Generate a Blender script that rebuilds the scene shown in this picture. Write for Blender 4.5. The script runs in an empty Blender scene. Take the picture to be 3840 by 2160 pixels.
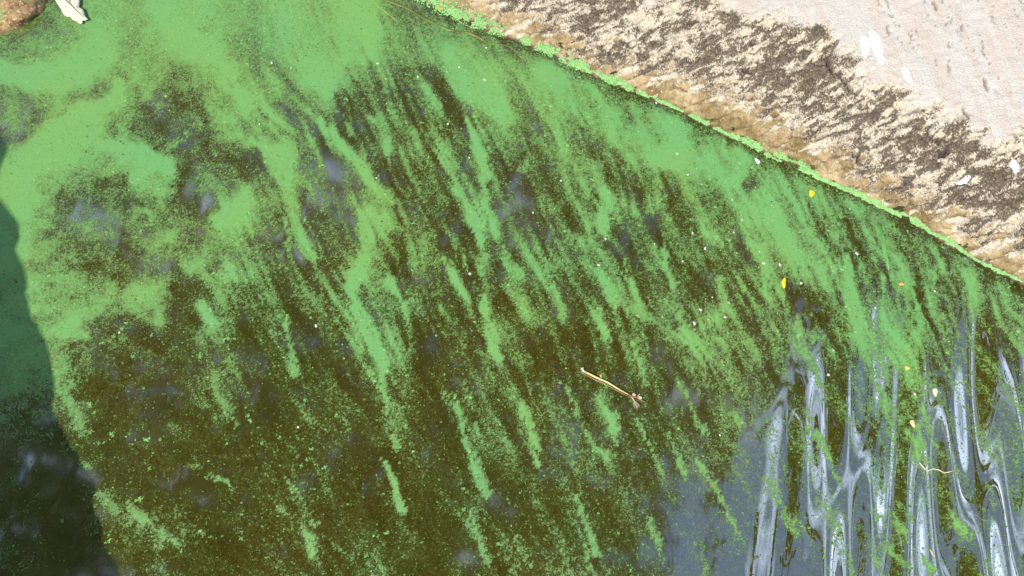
import bpy, math, random
import numpy as np
from mathutils import Vector, Matrix

rng = np.random.default_rng(7)
random.seed(7)
sc = bpy.context.scene
COL = sc.collection

# ------------------------------------------------------------------ camera
CAM = np.array([0.0, -0.87, 1.5])
PITCH = math.radians(30.0)                       # from straight down
HALF = math.tan(math.radians(27.5))              # half horizontal field of view
cd = bpy.data.cameras.new('camera'); cam = bpy.data.objects.new('camera', cd)
cam.location = CAM; cam.rotation_euler = (PITCH, 0, 0)
cd.sensor_width = 36; cd.lens = 18 / HALF; cd.clip_start = 0.02; cd.clip_end = 500
COL.objects.link(cam); sc.camera = cam

# ------------------------------------------------------------------ sky, sun, exposure
SUN = Vector((-0.42, -0.52, 0.74)).normalized()   # towards the sun
ELEV = math.asin(SUN.z); AZ = math.atan2(SUN.x, SUN.y)
world = bpy.data.worlds.new('World'); sc.world = world; world.use_nodes = True
wn = world.node_tree.nodes; wl = world.node_tree.links; wn.clear()
w_out = wn.new('ShaderNodeOutputWorld'); w_bg = wn.new('ShaderNodeBackground')
w_sky = wn.new('ShaderNodeTexSky'); w_sky.sky_type = 'NISHITA'; w_sky.sun_disc = False
w_sky.air_density = 1.9; w_sky.ozone_density = 4.0; w_sky.dust_density = .4; w_sky.sun_elevation = ELEV; w_sky.sun_rotation = AZ
w_tc = wn.new('ShaderNodeTexCoord')
w_map = wn.new('ShaderNodeMapping'); w_map.inputs['Scale'].default_value = (1, 1, 1.6)
w_no = wn.new('ShaderNodeTexNoise'); w_no.inputs['Scale'].default_value = 4.2; w_no.inputs['Detail'].default_value = 7
w_no.inputs['Roughness'].default_value = 0.55
w_rmp = wn.new('ShaderNodeValToRGB'); w_rmp.color_ramp.elements[0].position = 0.49; w_rmp.color_ramp.elements[1].position = 0.72
w_mix = wn.new('ShaderNodeMix'); w_mix.data_type = 'RGBA'
w_mix.inputs[7].default_value = (19, 22.5, 29, 1)          # sunlit cumulus
wl.new(w_tc.outputs['Generated'], w_map.inputs['Vector']); wl.new(w_map.outputs[0], w_no.inputs['Vector'])
wl.new(w_no.outputs['Fac'], w_rmp.inputs[0]); wl.new(w_rmp.outputs[0], w_mix.inputs[0])
wl.new(w_sky.outputs[0], w_mix.inputs[6]); wl.new(w_mix.outputs[2], w_bg.inputs[0])
w_bg.inputs['Strength'].default_value = 0.115
wl.new(w_bg.outputs[0], w_out.inputs[0])
sd = bpy.data.lights.new('sun', 'SUN'); sd.energy = 5.0; sd.angle = math.radians(0.53); sd.color = (1.0, 0.95, 0.87)
so = bpy.data.objects.new('sun', sd); so.rotation_euler = SUN.to_track_quat('Z', 'Y').to_euler(); so.location = (-4, -5, 7)
COL.objects.link(so)
vs = sc.view_settings; vs.view_transform = 'Standard'; vs.look = 'None'; vs.gamma = 1; vs.use_curve_mapping = False
vs.exposure = 0.27
sc.cycles.max_bounces = 6; sc.cycles.transparent_max_bounces = 4

# ------------------------------------------------------------------ helpers
cp, sp = math.cos(PITCH), math.sin(PITCH)
RIGHT = np.array([1.0, 0, 0]); UP = np.array([0, cp, sp]); FWD = np.array([0, sp, -cp])

def unproj(px, py, z=0.0):
    """photograph pixel (3840 wide) -> point of the horizontal plane z"""
    px = np.asarray(px, float); py = np.asarray(py, float)
    a = (px - 1920) / 1920 * HALF; b = -(py - 1080) / 1920 * HALF
    d = FWD + a[..., None] * RIGHT + b[..., None] * UP
    t = (np.asarray(z) - CAM[2]) / d[..., 2]
    return CAM + d * t[..., None]

def proj(x, y, z):
    p = np.stack([x, y, z], -1) - CAM
    w = p @ FWD
    return 1920 + (p @ RIGHT) / w / HALF * 1920, 1080 - (p @ UP) / w / HALF * 1920

_lat = [np.random.default_rng(100 + i).random((256, 256)) for i in range(24)]
def vnoise(x, y, k=0):
    L = _lat[k % 24]
    xi = np.floor(x).astype(int); yi = np.floor(y).astype(int)
    fx = x - xi; fy = y - yi
    fx = fx * fx * fx * (fx * (fx * 6 - 15) + 10); fy = fy * fy * fy * (fy * (fy * 6 - 15) + 10)
    a = L[xi & 255, yi & 255]; b = L[(xi + 1) & 255, yi & 255]; c = L[xi & 255, (yi + 1) & 255]; d = L[(xi + 1) & 255, (yi + 1) & 255]
    return (a * (1 - fx) + b * fx) * (1 - fy) + (c * (1 - fx) + d * fx) * fy
def fbm(x, y, k=0, o=4, g=0.5):
    s = 0; n = 0; a = 1.0
    for i in range(o):
        s = s + a * vnoise(x * 2 ** i + 17.3 * i, y * 2 ** i + 9.1 * i, k + i); n += a; a *= g
    return s / n
def sstep(a, b, x):
    t = np.clip((x - a) / (b - a), 0, 1); return t * t * (3 - 2 * t)

def mesh_np(name, verts, loops, sizes, mat, smooth=True, attrs=None):
    """fast mesh from numpy arrays: loops = flat vertex indices, sizes = vertices per face"""
    me = bpy.data.meshes.new(name)
    verts = np.asarray(verts, np.float32); loops = np.asarray(loops, np.int32); sizes = np.asarray(sizes, np.int32)
    me.vertices.add(len(verts)); me.vertices.foreach_set('co', verts.ravel())
    me.loops.add(len(loops)); me.loops.foreach_set('vertex_index', loops)
    me.polygons.add(len(sizes))
    st = np.concatenate([[0], np.cumsum(sizes)[:-1]]).astype(np.int32)
    me.polygons.foreach_set('loop_start', st)
    try: me.polygons.foreach_set('loop_total', sizes)
    except Exception: pass
    me.polygons.foreach_set('use_smooth', np.full(len(sizes), smooth))
    for k, v in (attrs or {}).items():
        at = me.attributes.new(k, 'FLOAT', 'POINT'); at.data.foreach_set('value', np.asarray(v, np.float32))
    me.update(calc_edges=True); me.validate()
    if mat: me.materials.append(mat)
    return me
def obj(name, me, parent=None, label=None, cat=None, group=None, kind=None, loc=None):
    o = bpy.data.objects.new(name, me); COL.objects.link(o)
    if parent: o.parent = parent
    if loc is not None: o.location = loc
    if label: o['label'] = label
    if cat: o['category'] = cat
    if group: o['group'] = group
    if kind: o['kind'] = kind
    return o
def pymesh(name, v, f, mat, smooth=True):
    me = bpy.data.meshes.new(name); me.from_pydata([tuple(map(float, p)) for p in v], [], f); me.update()
    me.polygons.foreach_set('use_smooth', [smooth] * len(me.polygons))
    if mat: me.materials.append(mat)
    return me
def tube(pts, rad, n=7):
    """tapered tube along points -> (verts, faces)"""
    pts = [Vector(p) for p in pts]; V = []; F = []
    for i, p in enumerate(pts):
        t = (pts[min(i + 1, len(pts) - 1)] - pts[max(i - 1, 0)]).normalized()
        a = t.cross(Vector((0, 0, 1))); a = a.normalized() if a.length > 1e-4 else Vector((1, 0, 0)); b = t.cross(a)
        for k in range(n):
            q = 2 * math.pi * k / n; V.append(p + (a * math.cos(q) + b * math.sin(q)) * rad[i])
    for i in range(len(pts) - 1):
        for k in range(n):
            F.append((i * n + k, i * n + (k + 1) % n, (i + 1) * n + (k + 1) % n, (i + 1) * n + k))
    F.append(tuple(range(n))[::-1]); F.append(tuple(range((len(pts) - 1) * n, len(pts) * n)))
    return V, F

# ------------------------------------------------------------------ node helper
class NT:
    def __init__(s, name):
        s.m = bpy.data.materials.new(name); s.m.use_nodes = True
        s.n = s.m.node_tree.nodes; s.l = s.m.node_tree.links; s.n.clear()
        s.out = s.n.new('ShaderNodeOutputMaterial'); s.b = s.n.new('ShaderNodeBsdfPrincipled'); s.l.new(s.b.outputs[0], s.out.inputs[0])
    def put(s, sock, v):
        if isinstance(v, bpy.types.NodeSocket): s.l.new(v, sock)
        elif isinstance(v, tuple) and len(v) == 3 and sock.type == 'RGBA': sock.default_value = (*v, 1)
        else: sock.default_value = v
    def math(s, op, a, b=None, clamp=False):
        n = s.n.new('ShaderNodeMath'); n.operation = op; n.use_clamp = clamp; s.put(n.inputs[0], a)
        if b is not None: s.put(n.inputs[1], b)
        return n.outputs[0]
    def mix(s, f, a, b):
        n = s.n.new('ShaderNodeMix'); n.data_type = 'RGBA'; s.put(n.inputs[0], f); s.put(n.inputs[6], a); s.put(n.inputs[7], b); return n.outputs[2]
    def rng(s, v, a, b, c=0.0, d=1.0):
        n = s.n.new('ShaderNodeMapRange'); n.clamp = True; s.put(n.inputs[0], v)
        for i, q in enumerate((a, b, c, d)): s.put(n.inputs[1 + i], q)
        return n.outputs[0]
    def attr(s, name):
        n = s.n.new('ShaderNodeAttribute'); n.attribute_name = name; return n.outputs['Fac']
    def obj_vec(s):
        return s.n.new('ShaderNodeTexCoord').outputs['Object']
    def noise(s, vec, scale, detail=4, rough=0.5, out='Fac'):
        n = s.n.new('ShaderNodeTexNoise'); s.put(n.inputs['Vector'], vec); n.inputs['Scale'].default_value = scale
        n.inputs['Detail'].default_value = detail; n.inputs['Roughness'].default_value = rough; return n.outputs[out]
    def mapping(s, vec, scale=(1, 1, 1), rot=0.0):
        n = s.n.new('ShaderNodeMapping'); s.put(n.inputs['Vector'], vec); n.inputs['Scale'].default_value = scale
        n.inputs['Rotation'].default_value = (0, 0, rot); return n.outputs[0]
    def bump(s, h, strength, dist):
        n = s.n.new('ShaderNodeBump'); n.inputs['Strength'].default_value = strength; n.inputs['Distance'].default_value = dist
        s.put(n.inputs['Height'], h); s.l.new(n.outputs[0], s.b.inputs['Normal'])
    def set(s, **k):
        for a, v in k.items(): s.put(s.b.inputs[a.replace('_', ' ')], v)
        return s.m

def simple(name, c1, c2, scale, rough=0.6, bump=0.3, detail=4):
    t = NT(name); v = t.obj_vec(); n = t.noise(v, scale, detail)
    t.bump(n, bump, 0.002)
    return t.set(Base_Color=t.mix(t.rng(n, 0.35, 0.65), c1, c2), Roughness=rough)

# ------------------------------------------------------------------ quay edge
EDGE_PX = np.array([(-900, -900), (500, -420), (1180, -140), (1560, -20), (1655, 40), (1760, 88), (1880, 134), (1985, 172), (2090, 220), (2205, 275), (2325, 326), (2445, 376),
                    (2535, 414), (2625, 460), (2728, 512), (2818, 548), (2878, 588), (2982, 624), (3070, 676), (3175, 720), (3280, 772), (3400, 826), (3490, 878),
                    (3578, 930), (3640, 974), (3727, 1020), (3840, 1068), (4100, 1175), (4800, 1420)], float)
EDGE = unproj(EDGE_PX[:, 0], EDGE_PX[:, 1])[:, :2]
SEG_L = np.concatenate([[0], np.cumsum(np.linalg.norm(np.diff(EDGE, axis=0), axis=1))])
def edge_sd(x, y):
    """signed distance (quay positive) and length along the edge"""
    P = np.stack([x, y], -1); best = np.full(x.shape, 1e9); side = np.zeros(x.shape); along = np.zeros(x.shape)
    for i in range(len(EDGE) - 1):
        a, b = EDGE[i], EDGE[i + 1]; ab = b - a; L = np.linalg.norm(ab)
        t = np.clip(((P - a) @ ab) / (L * L), 0, 1); q = P - a - t[..., None] * ab
        d = np.hypot(q[..., 0], q[..., 1]); m = d < best
        sgn = ab[0] * (P[..., 1] - a[1]) - ab[1] * (P[..., 0] - a[0])
        best = np.where(m, d, best); side = np.where(m, np.where(sgn > 0, 1, -1), side); along = np.where(m, SEG_L[i] + t * L, along)
    return best * side, along
SLOPE = 0.24
def unproj_quay(px, py):
    p = unproj(px, py)
    for _ in range(8):
        d, _s = edge_sd(p[..., 0], p[..., 1]); p = unproj(px, py, np.maximum(d, 0) * SLOPE)
    return p

# ------------------------------------------------------------------ algae density
BASE = """
455677678876 777788650000 000000000000 000000000000
445786678765 777788666500 000000000000 000000000000
567895668865 677686667766 765000000000 000000000000
899975765685 668964445578 788765000000 000000000000
567658564566 656633334468 677766650000 000000000000
456895333476 454333434467 457776786500 000000000000
369995422357 344534444456 345668866650 000000000000
799868963432 463335344345 335556897775 600000000000
886445872544 543234343344 224553546784 665000000000
685333454268 654346433453 334364455667 766655000000
674443465478 443346533443 222363245666 765556450000
675443365464 444245432433 334342245546 765445565540
655433333744 443344334443 445533244335 645453456534
667655663264 333344345543 434343242334 534543445444
666765762354 233344544544 443434333453 334454444544
567843222632 222344543344 443343434433 334455543343
556432222322 222234432334 423333344323 334444443333
557422222343 222225322232 222223334322 323334433333
545322212342 222223321334 332332334332 223333443333
433422211231 123232321233 332343233432 232233433234
432422223222 222223321233 322342234332 232223343234
322222222322 222211221243 222332223432 323223343233
322212221122 322211221232 232322232332 322323233322
232233223122 232111121232 223223322222 223232323323
332133434222 223211221132 223322322222 232323323232
332122343211 222122221123 223322222221 222323232322
432112232222 223223211222 223322212211 122232323232
"""
BASE = np.array([[int(c) for c in r.replace(' ', '')] for r in BASE.strip().splitlines()], float)
# under the quay: carry the last water value sideways
for j in range(27):
    last = BASE[j, 0] or 6
    for i in range(48):
        if BASE[j, i] == 0: BASE[j, i] = 6 if j < 8 else last
        else: last = BASE[j, i]
BASE[7:19, 0] = [8, 8, 8, 8, 8, 8, 7, 7, 8, 8, 7, 7]; BASE[10:18, 1] = [7, 7, 7, 7, 7, 7, 7, 6]; BASE[20:, 0:4] -= 1.2; BASE[0:4, 4:18] += .45; BASE[18:, 3:14] -= .5; BASE[18:, 31:] -= .5
BASE = np.clip(BASE, 0, 9) / 9.0
# green bands laid down by the current: (points in photo pixels with half widths, strength)
STROKES = [
 ([(960,522,20),(1020,586,30),(1059,661,36),(1084,720,36),(1110,820,36),(1144,918,32),(1174,968,26)],.95),
 ([(1174,985,10),(1190,1035,8),(1220,1130,9),(1260,1200,9)],.7),
 ([(1159,417,16),(1218,477,18),(1278,542,24),(1338,606,26),(1382,671,28),(1432,720,26),(1465,752,14)],.95),
 ([(1387,447,16),(1422,487,24),(1450,527,26),(1447,571,20)],.85),([(1293,437,9),(1318,500,10)],.8),
 ([(1631,542,8),(1666,596,14),(1695,656,16),(1725,720,20),(1755,785,22),(1780,840,16),(1800,919,6)],.97),
 ([(1750,447,16),(1775,522,26),(1800,596,28),(1815,666,22)],.97),([(1785,422,10),(1815,497,12),(1834,556,10)],.85),
 ([(1785,735,8),(1820,810,16),(1850,860,14),(1880,908,6)],.95),([(1890,934,10),(1905,1010,12)],.7),
 ([(1680,214,40),(1730,298,70),(1795,358,70),(1860,420,40)],.9),
 ([(1358,795,22),(1372,869,40),(1372,958,42),(1338,1028,38),(1318,1098,28),(1338,1167,26),(1367,1237,28),(1407,1296,34),(1437,1356,40),(1437,1400,26),(1437,1440,14)],.99),
 ([(1437,1440,16),(1447,1540,9)],.8),([(1476,1630,8),(1492,1683,12)],.85),([(1440,810,30),(1462,852,30)],.85),
 ([(1300,900,12),(1322,960,18)],.6),([(1462,1043,16),(1487,1093,22),(1512,1147,24),(1526,1207,14)],.95),([(1530,1220,12),(1540,1320,16)],.55),
 ([(1666,963,14),(1700,1038,20),(1735,1093,24),(1755,1132,14)],.93),([(1745,939,8),(1745,1018,9)],.75),
 ([(1815,1120,18),(1825,1177,18),(1844,1242,26),(1849,1306,34),(1869,1346,24)],.97),
 ([(1059,1172,9),(1074,1237,14),(1089,1316,18),(1104,1406,24)],.78),([(1015,1242,10),(1030,1276,10),(1042,1306,8)],.7),
 ([(1223,1137,7),(1258,1187,11),(1278,1227,9),(1308,1267,9),(1348,1316,10)],.75),([(1070,819,10),(1094,944,11)],.8),
 ([(2263,720,28),(2268,780,31),(2268,834,26),(2273,879,8)],.97),([(1970,904,10),(2004,968,11)],.8),
 ([(2158,884,22),(2198,929,18)],.75),([(2243,998,10),(2278,1068,24),(2312,1142,17)],.97),
 ([(2288,949,10),(2327,1013,13),(2377,1088,11),(2407,1157,17),(2437,1207,14)],.78),
 ([(2496,899,8),(2506,978,14),(2521,1058,17),(2526,1090,8)],.9),([(2526,1110,6),(2556,1197,6),(2590,1240,5)],.7),
 ([(2069,1088,14),(2104,1142,22),(2114,1197,20)],.75),([(2243,1167,13),(2268,1227,17),(2293,1281,10)],.92),([(2278,1167,9),(2312,1222,10)],.7),
 ([(2551,1237,14),(2591,1286,26),(2630,1341,22),(2660,1382,10)],.9),([(2372,1291,6),(2407,1351,13),(2427,1435,13)],.85),
 ([(2700,1038,12),(2710,1137,15),(2695,1197,22),(2665,1217,12)],.8),([(2437,745,22),(2447,795,24)],.8),
 ([(2829,720,26),(2874,809,30),(2955,919,22)],.88),([(2854,919,14),(2874,1018,17),(2880,1100,12)],.85),([(1935,1008,24),(1950,1040,22)],.85),([(1955,1068,9),(1995,1142,10)],.65),
 ([(2770,1040,22),(2790,1090,14)],.7),([(2690,900,26),(2630,880,20)],.7),
 ([(1950,1490,12),(1975,1564,17),(1995,1639,18),(2014,1738,13)],.9),([(2129,1450,13),(2159,1520,12),(2188,1599,14),(2228,1669,18),(2278,1718,20)],.82),
 ([(2233,1470,11),(2263,1534,16),(2298,1604,22),(2312,1654,10)],.88),([(2305,1540,13),(2315,1590,14)],.75),
 ([(2387,1569,11),(2417,1639,10),(2447,1698,5)],.88),([(2457,1718,8),(2491,1788,14)],.7),([(2506,1629,12),(2541,1708,15),(2576,1788,12),(2591,1818,6)],.8),
 ([(2541,1440,15),(2591,1515,15),(2636,1599,15),(2665,1649,9)],.75),([(2606,1718,9),(2655,1798,12),(2700,1847,15),(2740,1927,10),(2785,2026,6)],.78),
 ([(2755,1529,18),(2775,1594,18)],.8),([(2159,1867,12),(2198,1962,17),(2223,2036,22),(2238,2086,17)],.75),([(2173,2036,10),(2208,2096,14),(2223,2156,12)],.75),
 ([(2432,1937,14),(2457,2011,11),(2486,2086,15),(2511,2156,9)],.75),([(2616,2026,10),(2645,2096,17),(2655,2160,14)],.6),([(1930,2021,10),(1960,2081,13),(1985,2121,8)],.7),
 ([(1442,1728,9),(1467,1798,20),(1487,1867,19),(1502,1917,16)],.95),
 ([(1666,1455,13),(1705,1520,14),(1730,1589,9),(1745,1649,11),(1770,1728,20),(1800,1808,22),(1825,1867,10)],.85),([(1775,1599,9),(1805,1664,10)],.75),
 ([(1765,1912,20),(1780,1977,14)],.8),([(1780,1977,8),(1805,2051,11),(1835,2111,9)],.75),([(1074,1798,7),(1114,1847,12),(1159,1917,9),(1184,1977,9)],.75),
 ([(1030,1877,9),(1069,1917,11),(1110,1940,6)],.7),([(1130,1960,8),(1149,2001,16),(1164,2036,24),(1179,2076,18)],.88),([(1208,2006,7),(1268,2051,9),(1332,2100,7)],.55),
 ([(1417,2061,9),(1432,2160,11)],.5),([(1298,1574,8),(1328,1624,9)],.7),([(1089,1673,8),(1119,1718,8)],.6),([(1730,1440,7),(1775,1540,8)],.65),
 ([(790,1420,16),(825,1480,22),(855,1520,26),(889,1584,16)],.72),([(720,1738,7),(770,1768,13),(800,1788,14),(865,1828,10)],.8),
 ([(462,1877,8),(517,1932,22),(571,1972,12),(621,2011,18),(661,2031,14)],.82),([(360,1850,18),(437,1917,20)],.66),([(695,1990,14),(800,2005,12)],.5),([(600,2080,12),(615,2160,12)],.5),
 ([(224,1470,34),(270,1530,34),(310,1610,26)],.72),([(320,1740,28),(340,1752,20)],.66),
 ([(591,0,45),(641,99,45),(735,164,40),(835,233,26),(880,285,18)],.92),([(820,308,14),(894,358,34),(924,422,26)],.95),
 ([(437,303,22),(427,373,30),(308,422,50),(224,497,62),(139,571,60),(99,646,50),(70,720,40),(90,800,22)],.99),
 ([(0,250,34),(124,283,52),(248,278,60),(348,209,46),(375,150,34)],.96),([(397,542,26),(522,561,38),(621,611,46),(655,650,26)],.98),([(905,740,36),(860,800,52),(820,830,40)],.95),
 ([(700,500,10),(640,560,24)],.7),([(800,680,40),(930,700,30)],.5),([(1070,560,44),(1090,580,40)],.8),([(1160,240,40),(1215,310,44),(1235,350,24)],.95),([(1370,215,40),(1395,120,50),(1320,60,50)],.85),
 ([(860,1010,42),(895,1050,24)],.9),([(760,1150,30),(780,1205,24)],.92),([(500,1090,42),(560,1120,34)],.88),([(355,1150,46),(300,1190,36)],.75),([(230,1235,44),(320,1260,24)],.75),([(635,900,26),(640,880,20)],.9),
 ([(520,790,12),(570,815,16)],.8),
 ([(2040,250,40),(2060,340,44),(2140,400,40)],.75),([(2560,470,60),(2530,570,56),(2470,600,40)],.92),([(2780,560,30),(2790,640,36),(2760,690,20)],.92),([(2300,430,40),(2280,560,30)],.7),([(1950,640,20),(1985,600,16)],.7),
 ([(2240,620,34),(2260,700,28)],.75),([(2130,480,20),(2120,560,16)],.7),([(2360,590,18),(2360,640,16)],.7),([(2060,300,14),(2110,500,22)],.75),
 ([(3168,958,16),(3193,1028,20),(3198,1098,15),(3228,1177,16),(3240,1220,12)],.92),([(3307,869,6),(3322,944,9),(3332,1003,6)],.95),([(3516,1000,18),(3525,1030,18)],.85),([(3310,1020,14),(3318,1080,14)],.75),
 ([(2994,1192,22),(2999,1257,22)],.85),([(3442,1150,14),(3440,1280,13)],.78),([(3340,1160,10),(3380,1300,12)],.7),([(3500,1110,12),(3490,1180,12)],.7),
 ([(3019,1520,8),(3045,1570,12)],.7),([(3019,1589,10),(3079,1649,17),(3123,1738,13),(3148,1818,7)],.85),([(2880,1788,7),(2920,1887,7),(2974,1987,18),(2990,2020,12)],.7),([(3084,1877,7),(3128,1947,8),(3163,2001,7)],.65),
 ([(3268,1917,8),(3327,1977,10)],.7),([(3345,1912,11),(3375,1985,14),(3390,2040,8)],.72),([(3292,2011,8),(3352,2066,11),(3417,2140,9)],.72),([(3178,2060,12),(3198,2160,14)],.65),([(3278,2090,12),(3308,2160,14)],.65),
 ([(3427,1589,16),(3442,1650,20),(3437,1718,15)],.85),([(3466,1520,12),(3456,1580,13)],.9),([(3566,1917,13),(3600,1977,17),(3635,2021,12)],.85),([(3466,2086,13),(3506,2150,16)],.85),([(3690,1800,9),(3735,1900,9)],.6),([(3300,1450,13),(3330,1540,11)],.85),([(3060,1270,18),(3010,1240,14)],.7),
]
def density(px, py):
    gx = np.clip(px / 80 - 0.5, 0, 46.999); gy = np.clip(py / 80 - 0.5, 0, 25.999)
    wob = 60
    gx = np.clip(gx + (fbm(px / 150, py / 150, 3) - .5) * wob / 40, 0, 46.999); gy = np.clip(gy + (fbm(px / 150, py / 150, 9) - .5) * wob / 40, 0, 25.999)
    xi = gx.astype(int); yi = gy.astype(int); fx = gx - xi; fy = gy - yi
    fx = fx * fx * (3 - 2 * fx); fy = fy * fy * (3 - 2 * fy)
    b = (BASE[yi, xi] * (1 - fx) + BASE[yi, xi + 1] * fx) * (1 - fy) + (BASE[yi + 1, xi] * (1 - fx) + BASE[yi + 1, xi + 1] * fx) * fy
    ang = math.radians(64) ; ca, sa = math.cos(ang), math.sin(ang)
    wx = px + (fbm(px / 420, py / 420, 5) - .5) * 150; wy = py
    u = wx * ca + wy * sa; v = wx * sa - wy * ca
    n1 = fbm(u / 260, v / 46, 1, 4); n2 = fbm(u / 170, v / 15, 7, 3); n3 = fbm(px / 46, py / 40, 11, 3)
    aniso = sstep(500, 1100, px)                       # the upper left is swirled, the rest combed by the current
    n = (n1 - .5) * 1.15 * aniso + (n2 - .5) * 1.25 * aniso + (n3 - .5) * (.95 - .6 * aniso)
    b = b ** .88
    D = b * 0.95 + .03 + n * (0.22 + 0.78 * np.minimum(b, 1 - b) * 2) * 0.80 * (1 - .35 * sstep(1250, 1800, py)) * (1 - .45 * (1 - sstep(150, 420, py)))
    # strokes, with ragged edges
    jx = (fbm(u / 80, v / 16, 13, 4) - .5) * 50; jy = (fbm(u / 80, v / 16, 15, 4) - .5) * 50
    S = np.zeros_like(px)
    X = px + jx; Y = py + jy
    for pts, a in STROKES:
        r = max(p[2] for p in pts) * 2.3 + 30
        x0 = min(p[0] for p in pts) - r; x1 = max(p[0] for p in pts) + r; y0 = min(p[1] for p in pts) - r; y1 = max(p[1] for p in pts) + r
        m = np.nonzero((px > x0) & (px < x1) & (py > y0) & (py < y1))[0]
        if not len(m): continue
        xm, ym = X[m], Y[m]; val = np.zeros(len(m))
        for (ax, ay, ar), (bx, by, br) in zip(pts[:-1], pts[1:]):
            vx, vy = bx - ax, by - ay
            t = np.clip(((xm - ax) * vx + (ym - ay) * vy) / (vx * vx + vy * vy + 1e-6), 0, 1)
            d = np.hypot(xm - ax - t * vx, ym - ay - t * vy); w = (ar + (br - ar) * t) * .92
            val = np.maximum(val, a * (1 - sstep(0.35, 1.55, d / w)))
        S[m] = np.maximum(S[m], val)
    D = np.clip(D, 0, 1)
    S = S * (.80 + .45 * (n2 - .3))
    return np.clip(np.maximum(D, S) + 0.22 * np.minimum(D, S), 0, 1)

# ------------------------------------------------------------------ ripples (metres)
WAVES = []
wr = np.random.default_rng(21)
for i in range(18):
    lam = wr.uniform(0.055, 0.15); ang = wr.normal(0.12, 0.13)
    k = 2 * math.pi / lam
    WAVES.append((k * math.cos(ang), -k * math.sin(ang), wr.uniform(0, 6.28), lam * 0.014 * wr.uniform(.6, 1.2)))
def ripple_mask(px, py):
    m = sstep(2350, 3400, px + 0.42 * (py - 1500)) * sstep(560, 1500, py - 0.1 * (px - 3000))
    return 0.04 + 0.16 * m + 1.35 * sstep(2800, 3450, px + .1 * (py - 1500)) * sstep(850, 1450, py)
def wave(x, y):
    px, py = proj(x, y, np.zeros_like(x))
    ok = (y > CAM[1] - .2)
    m = np.where(ok, ripple_mask(px, py), 0.3)
    h = np.zeros_like(x)
    for kx, ky, ph, a in WAVES: h += a * np.sin(kx * x + ky * y + ph + 0.6 * np.sin(3.1 * y + 2.0 * ph))
    d, _ = edge_sd(x, y)
    return h * m * (1 - sstep(-0.12, 0.0, d) * .8) * 0.5

# ------------------------------------------------------------------ materials: water, algae
def water_material():
    t = NT('algal_water'); v = t.obj_vec(); D = t.attr('bloom'); s = t.attr('suspended')
    fine = t.noise(v, 420, 3, .6)
    def cells(vec, scale):
        n = t.n.new('ShaderNodeTexVoronoi'); t.put(n.inputs['Vector'], vec); n.inputs['Scale'].default_value = scale
        sx = t.n.new('ShaderNodeSeparateColor'); t.l.new(n.outputs['Color'], sx.inputs[0]); return sx.outputs[0], sx.outputs[1]
    wv = t.n.new('ShaderNodeVectorMath'); wv.operation = 'MULTIPLY_ADD'; t.put(wv.inputs[0], t.noise(v, 300, 2, .5, 'Color')); wv.inputs[1].default_value = (.004, .004, 0); t.put(wv.inputs[2], v)
    ca, cb = cells(wv.outputs[0], 520); cc, cd_ = cells(wv.outputs[0], 230)
    flow = t.noise(t.mapping(v, (300, 85, 1), math.radians(-24)), 1.0, 4, .65)
    fl = t.math('ADD', t.math('MULTIPLY', t.math('SUBTRACT', flow, .5), 3.2), .5)
    mid = t.math('ADD', t.math('MULTIPLY', t.math('SUBTRACT', t.noise(v, 90, 5, .65), .5), 3.2), .5)
    th = t.math('ADD', t.math('ADD', t.math('MULTIPLY', ca, .42), t.math('MULTIPLY', cc, .22)), t.math('ADD', t.math('MULTIPLY', fl, .19), t.math('MULTIPLY', mid, .19)))
    x = t.math('SUBTRACT', D, t.math('MULTIPLY', t.math('SUBTRACT', th, .5), t.math('MULTIPLY', t.rng(D, .42, .95, 1.2, .44), t.rng(D, .08, .42, .62, 1.0))))
    x = t.math('ADD', x, t.math('MULTIPLY', t.math('SUBTRACT', s, .5), .10), True)
    rp = t.n.new('ShaderNodeValToRGB'); cr = rp.color_ramp; t.put(rp.inputs[0], x)
    stops = [(0, (.050, .037, .0022)), (.20, (.070, .056, .0046)), (.36, (.080, .083, .0105)), (.54, (.088, .135, .022)), (.72, (.106, .208, .036)), (.92, (.132, .308, .074))]
    for k, (ps, c) in enumerate(stops):
        e = cr.elements[k] if k < 2 else cr.elements.new(ps)
        e.position = ps; e.color = (*c, 1)
    murk = t.rng(t.noise(v, 3.6, 4, .55), .38, .62)
    tintv = t.mix(murk, (.86, 1.0, 1.20), (1.05, 1.0, .90))
    mu = t.n.new('ShaderNodeMix'); mu.data_type = 'RGBA'; mu.blend_type = 'MULTIPLY'; mu.inputs[0].default_value = 1; t.put(mu.inputs[6], rp.outputs[0]); t.put(mu.inputs[7], tintv)
    sw = t.math('MULTIPLY', t.rng(s, .35, .9), t.rng(x, .5, .1, 0, .6))
    colr = t.mix(sw, mu.outputs[2], (.044, .052, .007))
    colr = t.mix(t.math('MULTIPLY', t.rng(cb, .84, .92, 0, .75), t.rng(cd_, .3, .9)), colr, (.135, .16, .045))
    cover = t.rng(x, .38, .74)
    b_ = t.n.new('ShaderNodeBump'); b_.inputs['Distance'].default_value = .0006; t.put(b_.inputs['Strength'], t.math('MULTIPLY', cover, .2)); t.put(b_.inputs['Height'], th); t.l.new(b_.outputs[0], t.b.inputs['Normal'])
    return t.set(Base_Color=colr, Roughness=t.math('ADD', t.rng(cover, 0, 1, .008, .5), t.math('MULTIPLY', t.attr('dusty'), .05)), IOR=5.2, Specular_IOR_Level=t.rng(cover, 0, 1, .5, .075))
M_water = water_material()
def algae_material():
    t = NT('algae_granule'); a = t.attr('tint'); v = t.obj_vec()
    c = t.mix(a, (.060, .085, .014), (.135, .33, .075))
    c = t.mix(t.rng(a, .82, 1.0), c, (.21, .40, .12))
    return t.set(Base_Color=c, Roughness=.6, Specular_IOR_Level=.25)
M_algae = algae_material()

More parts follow.
